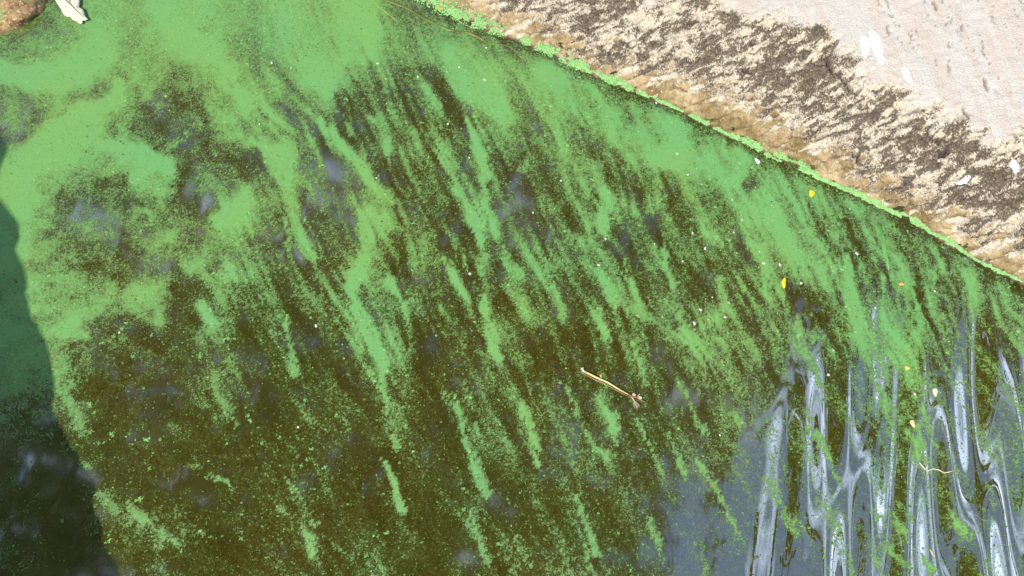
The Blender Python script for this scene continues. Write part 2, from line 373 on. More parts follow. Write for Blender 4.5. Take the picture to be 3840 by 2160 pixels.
# ------------------------------------------------------------------ water sheet
X0, X1, Y0, Y1, ST = -1.65, 1.65, -0.95, 1.30, 0.005
nx = int((X1 - X0) / ST) + 1; ny = int((Y1 - Y0) / ST) + 1
gx, gy = np.meshgrid(np.linspace(X0, X1, nx), np.linspace(Y0, Y1, ny)); gx = gx.ravel(); gy = gy.ravel()
wpx, wpy = proj(gx, gy, np.zeros_like(gx))
wpx = np.clip(wpx, -1500, 5300); wpy = np.clip(wpy, -1500, 3600)
gz = wave(gx, gy)
rim = np.minimum.reduce([gx - X0, X1 - gx, gy - Y0, Y1 - gy]); gz *= sstep(0, .1, rim)
gD = density(wpx, wpy)
gS = np.clip(gD * 1.05 + (fbm(wpx / 260, wpy / 260, 17) - .5) * .9 - .08, 0, 1)
olive_spot = np.exp(-(((wpx - 380) / 240) ** 2 + ((wpy - 700) / 120) ** 2))       # yellow-olive bloom at upper left
gS = np.clip(gS + .5 * olive_spot + .45 * sstep(2400, 3100, wpx + .3 * (wpy - 1500)) * sstep(900, 1300, wpy), 0, 1)
gF = 1 - sstep(2600, 3250, wpx + .35 * (wpy - 1500)) * sstep(700, 1150, wpy)
gE, _e = edge_sd(gx, gy); gD *= 1 - .5 * (1 - sstep(.004, .030, -gE + (fbm(wpx / 60, wpy / 60, 4, 3) - .5) * .03))  # bloom thinned along the edge, imitating the quay's dark reflection and wet undercut
idx = np.arange(nx * ny).reshape(ny, nx)
q = np.stack([idx[:-1, :-1], idx[:-1, 1:], idx[1:, 1:], idx[1:, :-1]], -1).reshape(-1, 4)
R = 120.0
ov = np.array([(-R, -R, 0), (R, -R, 0), (R, R, 0), (-R, R, 0)]); base = nx * ny
c00, c10, c11, c01 = idx[0, 0], idx[0, -1], idx[-1, -1], idx[-1, 0]
ring = [[base, base + 1] + list(idx[0, ::-1]), [base + 1, base + 2] + list(idx[::-1, -1]), [base + 2, base + 3] + list(idx[-1, :]), [base + 3, base] + list(idx[:, 0])]
loops = np.concatenate([q.ravel()] + [np.array(r) for r in ring]); sizes = np.concatenate([np.full(len(q), 4), [len(r) for r in ring]])
WV = np.concatenate([np.stack([gx, gy, gz], -1), ov])
water = obj('water', mesh_np('water', WV, loops, sizes, M_water, True, {'bloom': np.concatenate([gD, [.3] * 4]), 'suspended': np.concatenate([gS, [.4] * 4]), 'dusty': np.concatenate([gF, [.5] * 4])}), kind='structure')

# ------------------------------------------------------------------ floating algae grains
def grains(x, y, z, r, tint, name, mat, lift=.35, flat=1.0):
    n = len(x); K = 5
    a = rng.random(n) * 6.283; rr = r[:, None] * (0.65 + .7 * rng.random((n, K)))
    th = a[:, None] + np.arange(K) * (6.283 / K)
    el = 0.6 + .8 * rng.random(n)
    rimv = np.stack([x[:, None] + rr * np.cos(th) * el[:, None], y[:, None] + rr * np.sin(th), np.repeat(z[:, None], K, 1) + 0.0002], -1)
    top = np.stack([x, y, z + r * lift + .0003], -1)[:, None]
    V = np.concatenate([rimv, top], 1).reshape(-1, 3)
    b = (np.arange(n) * (K + 1))[:, None, None]; k = np.arange(K)
    F = b + np.stack([k, (k + 1) % K, np.full(K, K)], -1)[None]
    return mesh_np(name, V, F.ravel(), np.full(n * K, 3), mat, True, {'tint': np.repeat(tint, K + 1)})
N = 420000
ax = rng.uniform(-1.35, 1.35, N); ay = rng.uniform(-.62, 1.1, N)
apx, apy = proj(ax, ay, np.zeros(N))
m = (apx > -150) & (apx < 3990) & (apy > -150) & (apy < 2310); ax, ay, apx, apy = ax[m], ay[m], apx[m], apy[m]
ed, _ = edge_sd(ax, ay); m = ed < -.004; ax, ay, apx, apy = ax[m], ay[m], apx[m], apy[m]
aD = density(apx, apy)
cl = fbm(ax * 130, ay * 130, 19, 3)
pr = np.clip(.03 + .62 * aD ** 1.1 * (1 - .75 * sstep(.75, .95, aD)) + (cl - .5) * .5 * (aD + .15), .01, 1)
m = rng.random(len(ax)) < pr * 1.5; ax, ay, aD = ax[m], ay[m], aD[m]
ar = 0.00085 * np.exp(rng.normal(0, .42, len(ax))); ar = np.minimum(ar, .0028)
tint = np.clip(.02 + .85 * aD + rng.normal(0, .26, len(ax)), 0, 1)
algae = obj('algae', grains(ax, ay, wave(ax, ay), ar, tint, 'algae', M_algae, .3), label='fine bright green algae grains floating in streaks on the water', cat='algae', kind='stuff')
print('grains', len(ax))

# ------------------------------------------------------------------ concrete quay
QS = 0.003
qx, qy = np.meshgrid(np.arange(-0.62, 2.0, QS), np.arange(-.15, 1.75, QS)); QN = qx.shape; qx = qx.ravel(); qy = qy.ravel()
qd, qs = edge_sd(qx, qy)
qpx, qpy = proj(qx, qy, np.maximum(qd, 0) * SLOPE)
ga = math.radians(-24); gu = qpx * math.cos(ga) + qpy * math.sin(ga); gv = -qpx * math.sin(ga) + qpy * math.cos(ga)   # grain of the worn face
wvar = (fbm(qs * 7, qd * 0 + .5, 2, 4) - .5) * .16
t_band = qd + wvar                                        # metres from the water
eroded = sstep(.012, .075, t_band + (fbm(gu / 120, gv / 30, 13, 3) - .5) * .10) * (1 - sstep(.215, .275, t_band + (fbm(gu / 160, gv / 50, 6, 3) - .5) * .12))
low_face = 1 - sstep(.215, .275, t_band + (fbm(gu / 160, gv / 50, 6, 3) - .5) * .12)
n_big = fbm(gu / 210, gv / 70, 4, 4); n_mid = fbm(gu / 64, gv / 21, 8, 4); n_fin = fbm(gu / 20, gv / 11, 12, 3, .7)
n_x = fbm(gu / 40, gv / 13, 22, 4)
dark = eroded * sstep(.38, .60, .24 * n_big + .24 * n_mid + .26 * n_x + .26 * n_fin - .022 + .05 * np.exp(-((t_band - .17) / .07) ** 2))
rough = (n_mid - .5) * .022 + (n_fin - .5) * .022 + (n_big - .5) * .014
jit = (fbm(qs * 60, qd * 60, 14, 3) - .5) * .012
de = qd + jit
qz = np.where(de > 0, de * SLOPE, de * 1.6) + .001
stain = (1 - sstep(.01, .10, t_band * .7 + qd * .3 + (n_mid - .5) * .10 + (n_fin - .5) * .07 + (n_big - .5) * .06 + (n_x - .5) * .12))
qz = qz + sstep(0, .02, de) * .7 * stain * (1 - eroded) * rough
qz = qz + eroded * (rough - .002 - .006 * dark) + (1 - eroded) * sstep(0, .03, de) * ((n_fin - .5) * .002 + (n_mid - .5) * .003)
smooth_zone = sstep(.27, .33, t_band)
fa = math.radians(68); fu = qpx * math.cos(fa) + qpy * math.sin(fa); fv = -qpx * math.sin(fa) + qpy * math.cos(fa)
streak = fbm(fu / 320, fv / 26, 10, 3)
pits = sstep(.70, .76, fbm(fu / 40 + 3 * fbm(fu / 90, fv / 90, 3), fv / 13 + 3 * fbm(fu / 70, fv / 70, 6), 16, 4, .7)) * smooth_zone * .6
qz -= pits * .004
CRACKS = [([(3085,213),(3104,228),(3132,262),(3165,290),(3192,322)],8,.012),([(3215,340),(3240,322)],4,.006),([(3487,490),(3512,515),(3530,535)],7,.012),([(3530,515),(3555,510)],6,.008),([(3528,570),(3556,562)],11,.016),
          ([(3600,597),(3612,600)],8,.010),([(3280,376),(3294,380)],7,.010),([(3450,470),(3465,475)],4,.006),([(3615,405),(3630,430),(3632,445)],5,.006),([(3400,420),(3440,405),(3452,400)],4,.006),([(2795,255),(2815,262)],9,.009),
          ([(3205,575),(3222,570),(3225,600)],8,.010),([(2560,335),(2572,338)],7,.009),([(3500,12),(3515,20)],4,.005),([(3690,300),(3705,335)],5,.006),([(3612,90),(3605,110)],4,.005),([(3505,5),(3512,30)],5,.005),([(2960,590),(2985,600)],9,.010),
          ([(2610,130),(2700,95)],4,.006),([(2430,250),(2520,205)],4,.006),([(2820,160),(2920,120)],5,.006),([(2560,90),(2640,60)],4,.006)]
hole = np.zeros_like(qz)
for pts, w, dep in CRACKS:
    for (ax_, ay_), (bx, by) in zip(pts[:-1], pts[1:]):
        vx, vy = bx - ax_, by - ay_; t = np.clip(((qpx - ax_) * vx + (qpy - ay_) * vy) / (vx * vx + vy * vy), 0, 1)
        dd = np.hypot(qpx - ax_ - t * vx, qpy - ay_ - t * vy) + (n_fin - .5) * 8
        hole = np.maximum(hole, dep * (1 - sstep(.5, 1.3, dd / w)))
qz -= hole * 1.4; pits = np.maximum(pits, np.clip(hole / .008, 0, 1) * 1.2)  # shade of the cracks also put into the colour, through this mask
keep = (qd > -.07)
def quay_material():
    t = NT('weathered_concrete'); v = t.obj_vec()
    dk = t.attr('dark'); st = t.attr('stain'); sk = t.attr('streak'); er = t.attr('eroded'); pt = t.attr('pits'); wet = t.attr('wet')
    gr = t.noise(v, 260, 4, .65); bl = t.noise(v, 16, 5, .6)
    base = t.mix(t.rng(gr, .3, .7), (.42, .385, .345), (.53, .492, .445))
    base = t.mix(t.rng(sk, .42, .66, 0, .55), base, (.47, .37, .31))
    base = t.mix(t.rng(bl, .56, .72, 0, .5), base, (.60, .55, .51))
    cream = t.mix(t.rng(gr, .35, .65), (.46, .37, .265), (.72, .63, .49))
    cream = t.mix(t.rng(t.noise(t.mapping(v, (240, 120, 240), math.radians(18)), 1.0, 4, .7), .54, .66), cream, (.74, .67, .54))
    c = t.mix(t.attr('low_face'), base, cream)
    ln = t.math('ADD', t.math('MULTIPLY', t.math('SUBTRACT', t.noise(t.mapping(v, (420, 210, 300), math.radians(18)), 1.0, 4, .7), .5), 3.2), dk)
    c = t.mix(t.rng(ln, .36, .70), c, t.mix(t.rng(gr, .35, .65), (.070, .050, .033), (.21, .165, .115)))
    s2 = t.math('ADD', t.math('MULTIPLY', t.math('SUBTRACT', t.noise(t.mapping(v, (300, 140, 300), math.radians(18)), 1.0, 4, .75), .5), 2.4), st)
    c = t.mix(t.rng(s2, .34, .72), c, t.mix(t.rng(bl, .38, .62), (.23, .155, .060), (.52, .39, .215)))
    c = t.mix(t.math('MULTIPLY', pt, .85, True), c, (.07, .05, .04))
    c = t.mix(wet, c, (.065, .045, .022))
    t.bump(t.math('ADD', gr, t.math('MULTIPLY', t.noise(t.mapping(v, (210, 90, 210), math.radians(18)), 1.0, 4, .7), t.rng(t.math('ADD', er, st), 0, 1, .1, 1.4))), 1.0, .0032)
    return t.set(Base_Color=c, Roughness=.88, Specular_IOR_Level=.25)
M_quay = quay_material()
wet = 1 - sstep(.000, .012, de + (n_fin - .5) * .012)
vid = np.full(len(qx), -1); 
I = np.arange(len(qx)).reshape(QN); Q = np.stack([I[:-1, :-1], I[:-1, 1:], I[1:, 1:], I[1:, :-1]], -1).reshape(-1, 4)
Q = Q[keep[Q].all(1)]; used = np.unique(Q); vid[used] = np.arange(len(used))
concrete_quay = obj('concrete_quay', mesh_np('concrete_quay', np.stack([qx, qy, qz], -1)[used], vid[Q].ravel(), np.full(len(Q), 4), M_quay, True,
    {k: a[used] for k, a in dict(low_face=low_face, dark=dark, stain=stain, streak=streak, eroded=eroded, pits=np.clip(pits, 0, 1.15), wet=wet).items()}), kind='structure')
def quay_z(x, y):
    i = np.clip(np.round((np.asarray(y) + .15) / QS).astype(int), 0, QN[0] - 1); j = np.clip(np.round((np.asarray(x) + .62) / QS).astype(int), 0, QN[1] - 1)
    return qz.reshape(QN)[i, j]

# algae crust washed up along the water line
NR = 26000
tc = NT('dried_algae'); M_crust = tc.set(Base_Color=tc.mix(tc.attr('tint'), (.12, .29, .065), (.31, .53, .20)), Roughness=.6, Specular_IOR_Level=.3)
ks = rng.uniform(SEG_L[2], SEG_L[-3], NR)
def edge_pt(s, off):
    i = np.clip(np.searchsorted(SEG_L, s) - 1, 0, len(EDGE) - 2); f = (s - SEG_L[i]) / (SEG_L[i + 1] - SEG_L[i])
    a, b = EDGE[i], EDGE[i + 1]; p = a + f[:, None] * (b - a); tn = (b - a) / np.linalg.norm(b - a, axis=1)[:, None]
    return p[:, 0] - tn[:, 1] * off, p[:, 1] + tn[:, 0] * off
epx, _e = proj(*edge_pt(ks, np.zeros(NR)), np.zeros(NR))
wid = np.interp(epx, [1550, 1700, 1900, 2100, 2300, 2500, 2700, 2860, 2990, 3030, 3300, 3600, 3840], [.044, .034, .024, .021, .014, .008, .009, .024, .021, .010, .009, .009, .005])
wid *= .12 + .88 * fbm(ks * 26, ks * 0, 18, 4)
off = wid * np.clip(.30 + rng.normal(0, .36, NR), -.5, 1.15) + .003
rx, ry = edge_pt(ks, off)
gap = fbm(ks * 55, off * 90, 20, 3)
m = (gap > .40) ; rx, ry, off = rx[m], ry[m], off[m]
rz = np.maximum(quay_z(rx, ry), 0) + .0006
rr = .00125 * np.exp(rng.normal(0, .35, len(rx)))
crust = obj('algae_crust', grains(rx, ry, rz, rr, np.clip(.6 + rng.normal(0, .25, len(rx)), 0, 1), 'algae_crust', M_crust, .75), label='pale green algae crust clinging along the concrete water line', cat='algae', kind='stuff')

# ------------------------------------------------------------------ small things on the water
def at(px, py, lift=0.0):
    p = unproj(px, py); z = float(wave(np.array([p[0]]), np.array([p[1]]))[0]); return Vector((p[0], p[1], z + lift))
def ppm(px, py):                                   # metres per photo pixel across, at a place on the water
    a = unproj(px - 5, py); b = unproj(px + 5, py); return float(np.linalg.norm(b - a)) / 10
def polyshape(name, outline_px, mat, thick, dome=.0, z0=.001, rot_noise=0, curl=None, onquay=False):
    """a flat-ish solid piece with its own thickness from an outline on the water (or quay)"""
    P = np.array(outline_px, float); pts = (unproj_quay if onquay else unproj)(P[:, 0], P[:, 1])
    c = pts[:, :2].mean(0); n = len(pts); V = []; F = []
    rings = [0.0, .45, .8, 1.0]
    zc = (lambda q: float(quay_z(q[0], q[1]))) if onquay else (lambda q: 0.0)
    for s in rings[1:]:
        for p in pts:
            q = c + (p[:2] - c) * s; zz = zc(q) + z0 + thick + dome * (1 - s * s) + (curl(q, s) if curl else 0); V.append((q[0], q[1], zz))
    top = len(V); V.append((c[0], c[1], zc(c) + z0 + thick + dome + (curl(c, 0) if curl else 0)))
    for r in range(2):
        for k in range(n): F.append((r * n + k, r * n + (k + 1) % n, (r + 1) * n + (k + 1) % n, (r + 1) * n + k)[::-1])
    for k in range(n): F.append((top, k, (k + 1) % n))
    bs = len(V)
    for p in pts: V.append((p[0], p[1], V[2 * n + len(V) - bs][2] - thick))
    for k in range(n): F.append((2 * n + k, bs + k, bs + (k + 1) % n, 2 * n + (k + 1) % n))
    F.append(tuple(range(bs, bs + n)))
    return pymesh(name, [(v[0] - c[0], v[1] - c[1], v[2]) for v in V], F, mat), Vector((c[0], c[1], 0))

# brown stone in the upper left corner
def stone_mesh(name, sx, sy, sz, mat, seed, amp=.18, sub=5):
    import bmesh
    bm = bmesh.new(); bmesh.ops.create_icosphere(bm, subdivisions=sub, radius=1)
    P = np.array([v.co[:] for v in bm.verts])
    n = (fbm(P[:, 0] * 1.6 + seed + P[:, 2], P[:, 1] * 1.6 + P[:, 2] * 1.3, seed, 4) - .5) * 2 * amp + (fbm(P[:, 0] * 9 + P[:, 2] * 7, P[:, 1] * 9 - P[:, 2] * 6, seed + 3, 3) - .5) * amp * .5
    Q_ = np.sign(P) * np.abs(P) ** .8 * (1 + n)[:, None]
    for v, p in zip(bm.verts, Q_): v.co = (p[0] * sx, p[1] * sy, p[2] * sz)
    me = bpy.data.meshes.new(name); bm.to_mesh(me); bm.free(); me.materials.append(mat); me.polygons.foreach_set('use_smooth', [True] * len(me.polygons)); return me
def stone_material():
    t = NT('mossy_stone'); v = t.obj_vec(); n = t.noise(v, 60, 5, .65); f = t.noise(v, 190, 3, .6)
    c = t.mix(t.rng(n, .38, .62), (.16, .065, .022), (.38, .24, .10))
    c = t.mix(t.rng(f, .55, .70), c, (.50, .48, .34)); c = t.mix(t.rng(t.noise(v, 35, 3), .55, .66, 0, .6), c, (.20, .30, .10))
    t.bump(f, .8, .003); return t.set(Base_Color=c, Roughness=.75)
p = at(20, -60)
obj('stone', stone_mesh('stone', .105, .125, .035, stone_material(), 3, .14), label='brown mossy stone breaking the surface in the corner', cat='stone', loc=(p.x - .02, p.y - .02, .004)).rotation_euler = (0, 0, .35)

# pale dead leaf
LEAF = [(x / 6.44, y / 6.44) for x, y in [(1250,-170),(1340,0),(1400,120),(1450,180),(1500,270),(1545,370),(1610,412),(1700,425),(1745,470),(1760,500),(1850,532),(1885,565),(1920,592),(1965,606),(2003,604),(2018,570),(2027,540),(2085,542),(2148,524),(2120,480),(2085,450),(2075,390),(2055,340),(2040,290),(1995,255),(1940,232),(1945,150),(1958,40),(1900,14),(1800,20),(1720,-10),(1640,-60),(1600,-170),(1450,-260)]]
def leaf_material():
    t = NT('bleached_leaf'); v = t.obj_vec(); n = t.noise(v, 55, 5, .6)
    c = t.mix(t.rng(n, .35, .65), (.56, .50, .34), (.70, .66, .53)); c = t.mix(t.rng(t.noise(v, 24, 2), .56, .7, 0, .5), c, (.42, .52, .24))
    t.bump(n, .5, .002); return t.set(Base_Color=c, Roughness=.6)
M_leaf = leaf_material()
lm, lc = polyshape('pale_leaf', LEAF, M_leaf, .0012, .006, .004, curl=lambda q, s: .0022 * math.sin(70 * q[0] + 40 * q[1]) * s)
pl = obj('pale_leaf', lm, label='pale cream dead leaf with lobed edge floating beside the stone', cat='leaf', loc=lc)
a = Vector(unproj(222, -10)) - lc; b = Vector(unproj(318, 82)) - lc; a.z = b.z = .0118
mid = (a + b) / 2; mid.z = .0145
V, F = tube([a, mid, b], [.0012, .0011, .0004], 6)
obj('midrib', pymesh('midrib', V, F, simple('leaf_rib', (.62, .55, .36), (.7, .64, .45), 80)), pl)

# straw stalk with a withered flower head
M_straw = simple('straw', (.46, .33, .12), (.58, .45, .20), 70, .5)
M_redtwig = simple('red_brown_twig', (.22, .085, .04), (.40, .20, .10), 120, .6)
A = at(2192, 1397, .0035); B = at(2362, 1485, .0032); root = bpy.data.objects.new('dry_stalk', None); COL.objects.link(root); root.location = A
root['label'] = 'straw coloured dry stalk with a branched reddish end floating on brown water'; root['category'] = 'stalk'
u = B - A
V, F = tube([u * 0, u * .25 + Vector((0, 0, .001)), u * .5 + Vector((.001, .001, .0013)), u * .8, u], [.0017, .0017, .0016, .0012, .0009], 10)
obj('stem', pymesh('stem', V, F, M_straw), root)
k0 = at(2182, 1385, .003) - A
V, F = tube([u * -.004, u * -.02 + Vector((-.001, .001, 0)), k0 * .7, k0, k0 + Vector((.003, .002, 0))], [.0018, .0016, .0020, .0018, .0009], 8)
obj('broken_tip', pymesh('broken_tip', V, F, simple('pale_pith', (.55, .52, .34), (.75, .74, .56), 90)), root)
def twig(name, pts, r0, r1, mat):
    w = [at(px, py, .003 + .002 * (i % 2)) - A for i, (px, py) in enumerate(pts)]; n = len(w)
    V, F = tube(w, [r0 + (r1 - r0) * i / (n - 1) for i in range(n)], 6); return obj(name, pymesh(name, V, F, mat), root)
twig('twig', [(2356, 1481), (2370, 1493), (2392, 1491), (2395, 1487)], .0015, .0007, M_redtwig)
twig('twig', [(2368, 1491), (2385, 1494), (2405, 1502), (2417, 1513)], .0013, .0006, M_redtwig)
twig('twig', [(2366, 1490), (2373, 1500), (2381, 1512)], .0012, .0007, M_straw)
twig('twig', [(2374, 1489), (2378, 1481), (2379, 1476)], .0009, .0012, M_redtwig)
twig('twig', [(2390, 1490), (2396, 1484), (2397, 1480)], .0008, .0011, M_straw)
hd = at(2386, 1519, .003) - A
sm = stone_mesh('withered_flower', .0042, .0066, .0026, simple('withered_flower', (.12, .085, .03), (.36, .29, .20), 260, .7, .6), 5, .4, 3)
o = obj('withered_flower', sm, root); o.location = hd; o.rotation_euler = (0, 0, .7)
sm = stone_mesh('bract', .0028, .0024, .002, simple('pale_bract', (.5, .42, .3), (.75, .7, .6), 200), 6, .3, 2)
for px, py in ((2400, 1494), (2377, 1483)):
    o = obj('bract', sm, root); o.location = at(px, py, .003) - A

# sunken reeds near the quay
def reed(name, pts, r, mat, label, depth=-.0002):
    w = [at(px, py, depth) for px, py in pts]; A_ = w[0].copy(); n = len(w)
    V, F = tube([q - A_ for q in w], [r * (1 - .45 * i / n) for i in range(n)], 8)
    return obj(name, pymesh(name, V, F, mat), label=label, cat='reed', loc=A_), A_
M_reed = simple('sunken_reed', (.075, .085, .008), (.125, .125, .016), 45, .5)
r1, A_ = reed('sunken_reed', [(1400, -18), (1470, 8), (1530, 32), (1590, 68), (1640, 93), (1690, 113), (1730, 121)], .0034, M_reed, 'long olive brown reed lying half sunk beside the concrete edge', -.0012)
for pts, r in (([(1722, 119), (1760, 123), (1800, 142), (1828, 160)], .0040), ([(1722, 118), (1765, 112), (1800, 116), (1815, 124)], .0016)):
    w = [at(x, y, -.0011) - A_ for x, y in pts]; V, F = tube(w, [r] * 3 + [r * .6], 7); obj('side_blade', pymesh('side_blade', V, F, M_reed), r1)
reed('reed_fragment', [(1838, 152), (1860, 165), (1900, 170), (1960, 205), (2030, 232)], .0017, simple('rusty_reed', (.095, .085, .014), (.15, .115, .03), 60, .5), 'thin rusty reed fragment near the concrete, past the long reed', -.0008)
reed('thin_reed', [(1385, -10), (1425, 30), (1460, 55), (1488, 78)], .0012, simple('yellow_reed', (.20, .30, .03), (.28, .38, .06), 60, .5), 'thin yellow green reed left of the long olive reed', -.0004)
reed('grass_blade', [(3297, 838), (3315, 900), (3325, 950), (3333, 1010)], .0028, simple('green_blade', (.08, .22, .035), (.11, .30, .055), 60, .5), 'upright bright green grass blade sunk in brown algae near the right edge', -.0008)
reed('root_thread', [(3446, 1735), (3462, 1752), (3478, 1766), (3500, 1757), (3520, 1762), (3540, 1775), (3560, 1772), (3576, 1766)], .0010, simple('thread', (.38, .33, .16), (.62, .56, .36), 90, .5), 'curly pale brown root thread floating on blue rippled water', .0008)
reed('straw_bit', [(3490, 2058), (3500, 2075), (3509, 2086)], .0009, M_straw, 'tiny straw splinter floating on blue water below the curly thread', .0008)

# fallen petals and leaves, each its own
M_yel = simple('yellow_petal', (.55, .42, .01), (.70, .60, .04), 120, .5)
M_org = simple('orange_petal', (.60, .24, .03), (.72, .40, .12), 120, .5)
M_crm = simple('cream_petal', (.70, .62, .36), (.82, .78, .60), 120, .5)
def petal(name, px, py, w, h, rot, mat, label, cat='petal', lift=.001):
    n = 12; pts = []
    for k in range(n):
        q = 6.283 * k / n; r = 1 + .16 * math.sin(3 * q + px)
        x = w * math.cos(q) * r; y = h * math.sin(q) * r; pts.append((px + x * math.cos(rot) - y * math.sin(rot), py + x * math.sin(rot) + y * math.cos(rot)))
    me, c = polyshape(name, pts, mat, .0006, .0012, float(at(px, py).z) + lift); return obj(name, me, label=label, cat=cat, loc=c)
petal('yellow_leaf', 2939, 1062, 8, 20, .05, M_yel, 'slim yellow leaf on green water below the middle of the concrete', 'leaf')
petal('yellow_flower', 3044, 726, 11, 13, .3, M_yel, 'small yellow blossom on green water close to the concrete edge', 'blossom')
petal('orange_petal', 3381, 1065, 10, 6, .1, M_org, 'small orange petal above the blue water at right')
petal('gold_petal', 3402, 1380, 9, 8, .4, simple('gold_petal', (.62, .42, .06), (.74, .56, .16), 100), 'golden petal between green streaks above the rippled water')
petal('tan_seed', 3421, 1589, 8, 15, -.45, simple('tan_seed', (.62, .38, .14), (.80, .62, .36), 100), 'tan oval seed among the ripples, beside a blue band', 'seed')
petal('cream_petal', 3503, 1474, 9, 15, -.1, M_crm, 'cream yellow petal at the top of the blue ripples', 'petal')
petal('orange_leaf_scrap', 1650, 30, 10, 9, .2, simple('orange_scrap', (.55, .16, .02), (.62, .28, .05), 100), 'orange leaf scrap caught at the upper end of the algae crust', 'leaf')
petal('orange_scrap', 2253, 1410, 4, 7, -.2, M_org, 'tiny orange scrap just above the straw stalk', 'scrap')
petal('white_feather', 2840, 605, 6, 13, -.7, simple('white_fluff', (.72, .70, .68), (.84, .83, .80), 100), 'white fluffy scrap under the dark notch of the concrete edge', 'fluff')

# pale seed flecks
def place(px, py):
    if px < 440 and py > 1500: return 'dark water beside the shadow, lower left'
    e = float(edge_sd(np.array([unproj(px, py)[0]]), np.array([unproj(px, py)[1]]))[0][0])
    if e > -.10: return 'green water right along the concrete edge'
    if abs(px - 2270) < 260 and abs(py - 1440) < 180: return 'brown water around the straw stalk'
    if abs(px - 2939) < 220 and abs(py - 1062) < 160: return 'water around the slim yellow leaf'
    if px > 3000: return 'rippled bluish water at right'
    col = 'left' if px < 640 else 'left of centre' if px < 1280 else 'middle' if px < 1920 else 'right of centre' if px < 2560 else 'right'
    return f"{'upper' if py < 720 else 'middle' if py < 1440 else 'lower'} water, {col}"
M_seed = simple('pale_seed', (.48, .46, .42), (.64, .61, .57), 300, .5)
sm = stone_mesh('pale_fleck', .0038, .0055, .0018, M_seed, 8, .12, 2)
FLECKS = [(1092,257),(1019,236),(1416,239),(973,466),(1824,180),(1676,270),(1817,300),(1722,252),(1567,289),(1680,465),(1760,592),(1412,668),(2461,386),(2540,577),(2580,656),(2104,678),(1999,798),(2454,915),(2644,932),(2271,896),(2245,994),(2671,1115),(2733,1135),(2604,1213),(2627,1162),(2597,875),(2751,872),(2560,980),(2848,944),(2864,988),(2925,994),(3005,1062),(3283,1155),(3125,1315),(3065,1350),(3107,1405),(3290,1490),(3429,1480),(3505,1093),(2700,1632),(1762,1027),(1185,1222),(1118,1602),(448,1247),(2782,824),(2745,750),(3213,952),(2720,1190)]
for i, (px, py) in enumerate(FLECKS):
    o = obj('pale_fleck', sm, label=f'tiny pale oval seed fleck on the {place(px, py)}', cat='seed', group='pale seed flecks on the water', loc=at(px, py, .0006))
    s = .30 + .26 * ((i * 7919) % 17) / 17; o.scale = (s, s * (.8 + .5 * ((i * 31) % 7) / 7), s); o.rotation_euler = (0, 0, .2 * ((i * 13) % 9) - .3)

# loose green clumps
CLUMPS = [(460,1230,28),(472,1212,14),(425,1262,20),(412,1282,16),(385,1286,16),(500,1337,24),(750,1337,26),(800,1272,12),(840,1274,16),(880,1270,14),(850,1352,20),(568,1258,14),(595,1090,14),(610,1093,12),(537,1457,16),(338,1516,18),(355,1548,18),(340,1620,26),(418,1628,20),(370,1662,18),(390,1660,14),(486,1627,14),(550,1650,22),(600,1650,15),(560,1757,20),(524,1872,26),(827,1795,18),(860,1820,20),(410,2008,16),(410,2026,16),(395,2035,12),(905,2020,22),(680,2068,14),(575,2125,18),(570,2012,14),(928,1560,24),(940,1578,16),(852,1664,14),(729,1720,10),(930,1473,10),(1143,1500,24),(1262,1556,22),(983,1660,22),(1168,1685+0,14),(1150,1725,16),(1130,1746,20),(1218,1753,18),(1304,1891,14),(1412,1782,10),(1487,1615,16),(1520,1598,16),(1512,1526,16),(1730,1545,20),(1665,1476,14),(1740,1912,26),(1525,1408,20),(1665,1405,16),(1870,1500,10),(1155,2030,22),(1582,2034,14),(1870,2040,18),(2318,2000,18),(2365,2138,16),(2100,1433,24),(1450,2000,16),(1196,1962,16),(1345,2078,14),(1050,1640,12),(1280,1620,12),(983,1975,12),(530,800,14),(527,868+0,16),(570,842,20),(455,840,12),(200,785,18),(200,935,16),(865,480,18),(895,490,24),(1300,372,16),(1322,336+0,16),(1402,325,14),(1580,460,14),(1585,336,18),(1420,660,16),(1745,660,14),(1550,838,14),(1581,900,12),(1205,790,18),(3090,2088,14),(3000,1960,16),(2785,1925,12),(2245,1925,16)]
def clump_mesh(k):
    n = 16 + 5 * k; a = rng.random(n) * 6.283; q = np.abs(rng.normal(0, .0052, n)) ; e = rng.uniform(.55, 1.0)
    x = q * np.cos(a) + .003 * np.sign(np.cos(3 * a)); y = q * np.sin(a) * e
    return grains(x, y, np.zeros(n) + rng.random(n) * .0006, .0018 * np.exp(rng.normal(0, .4, n)), np.clip(rng.normal(.8, .15, n), 0, 1), 'algae_clump', M_algae, .3)
cms = [clump_mesh(i) for i in range(7)]
for i, (px, py, r) in enumerate(CLUMPS):
    o = obj('algae_clump', cms[(i * 5) % 7], label=f'{"small" if r < 14 else "mid sized" if r < 20 else "large"} ragged green algae clump floating on the {place(px, py)}', cat='algae clump', group='loose algae clumps on the brown water', loc=at(px, py, .0004))
    s = r * ppm(px, py) / .0125 * .62; o.scale = (s, s, min(s, 1)); o.rotation_euler = (0, 0, (i * 2.4) % 6.28)

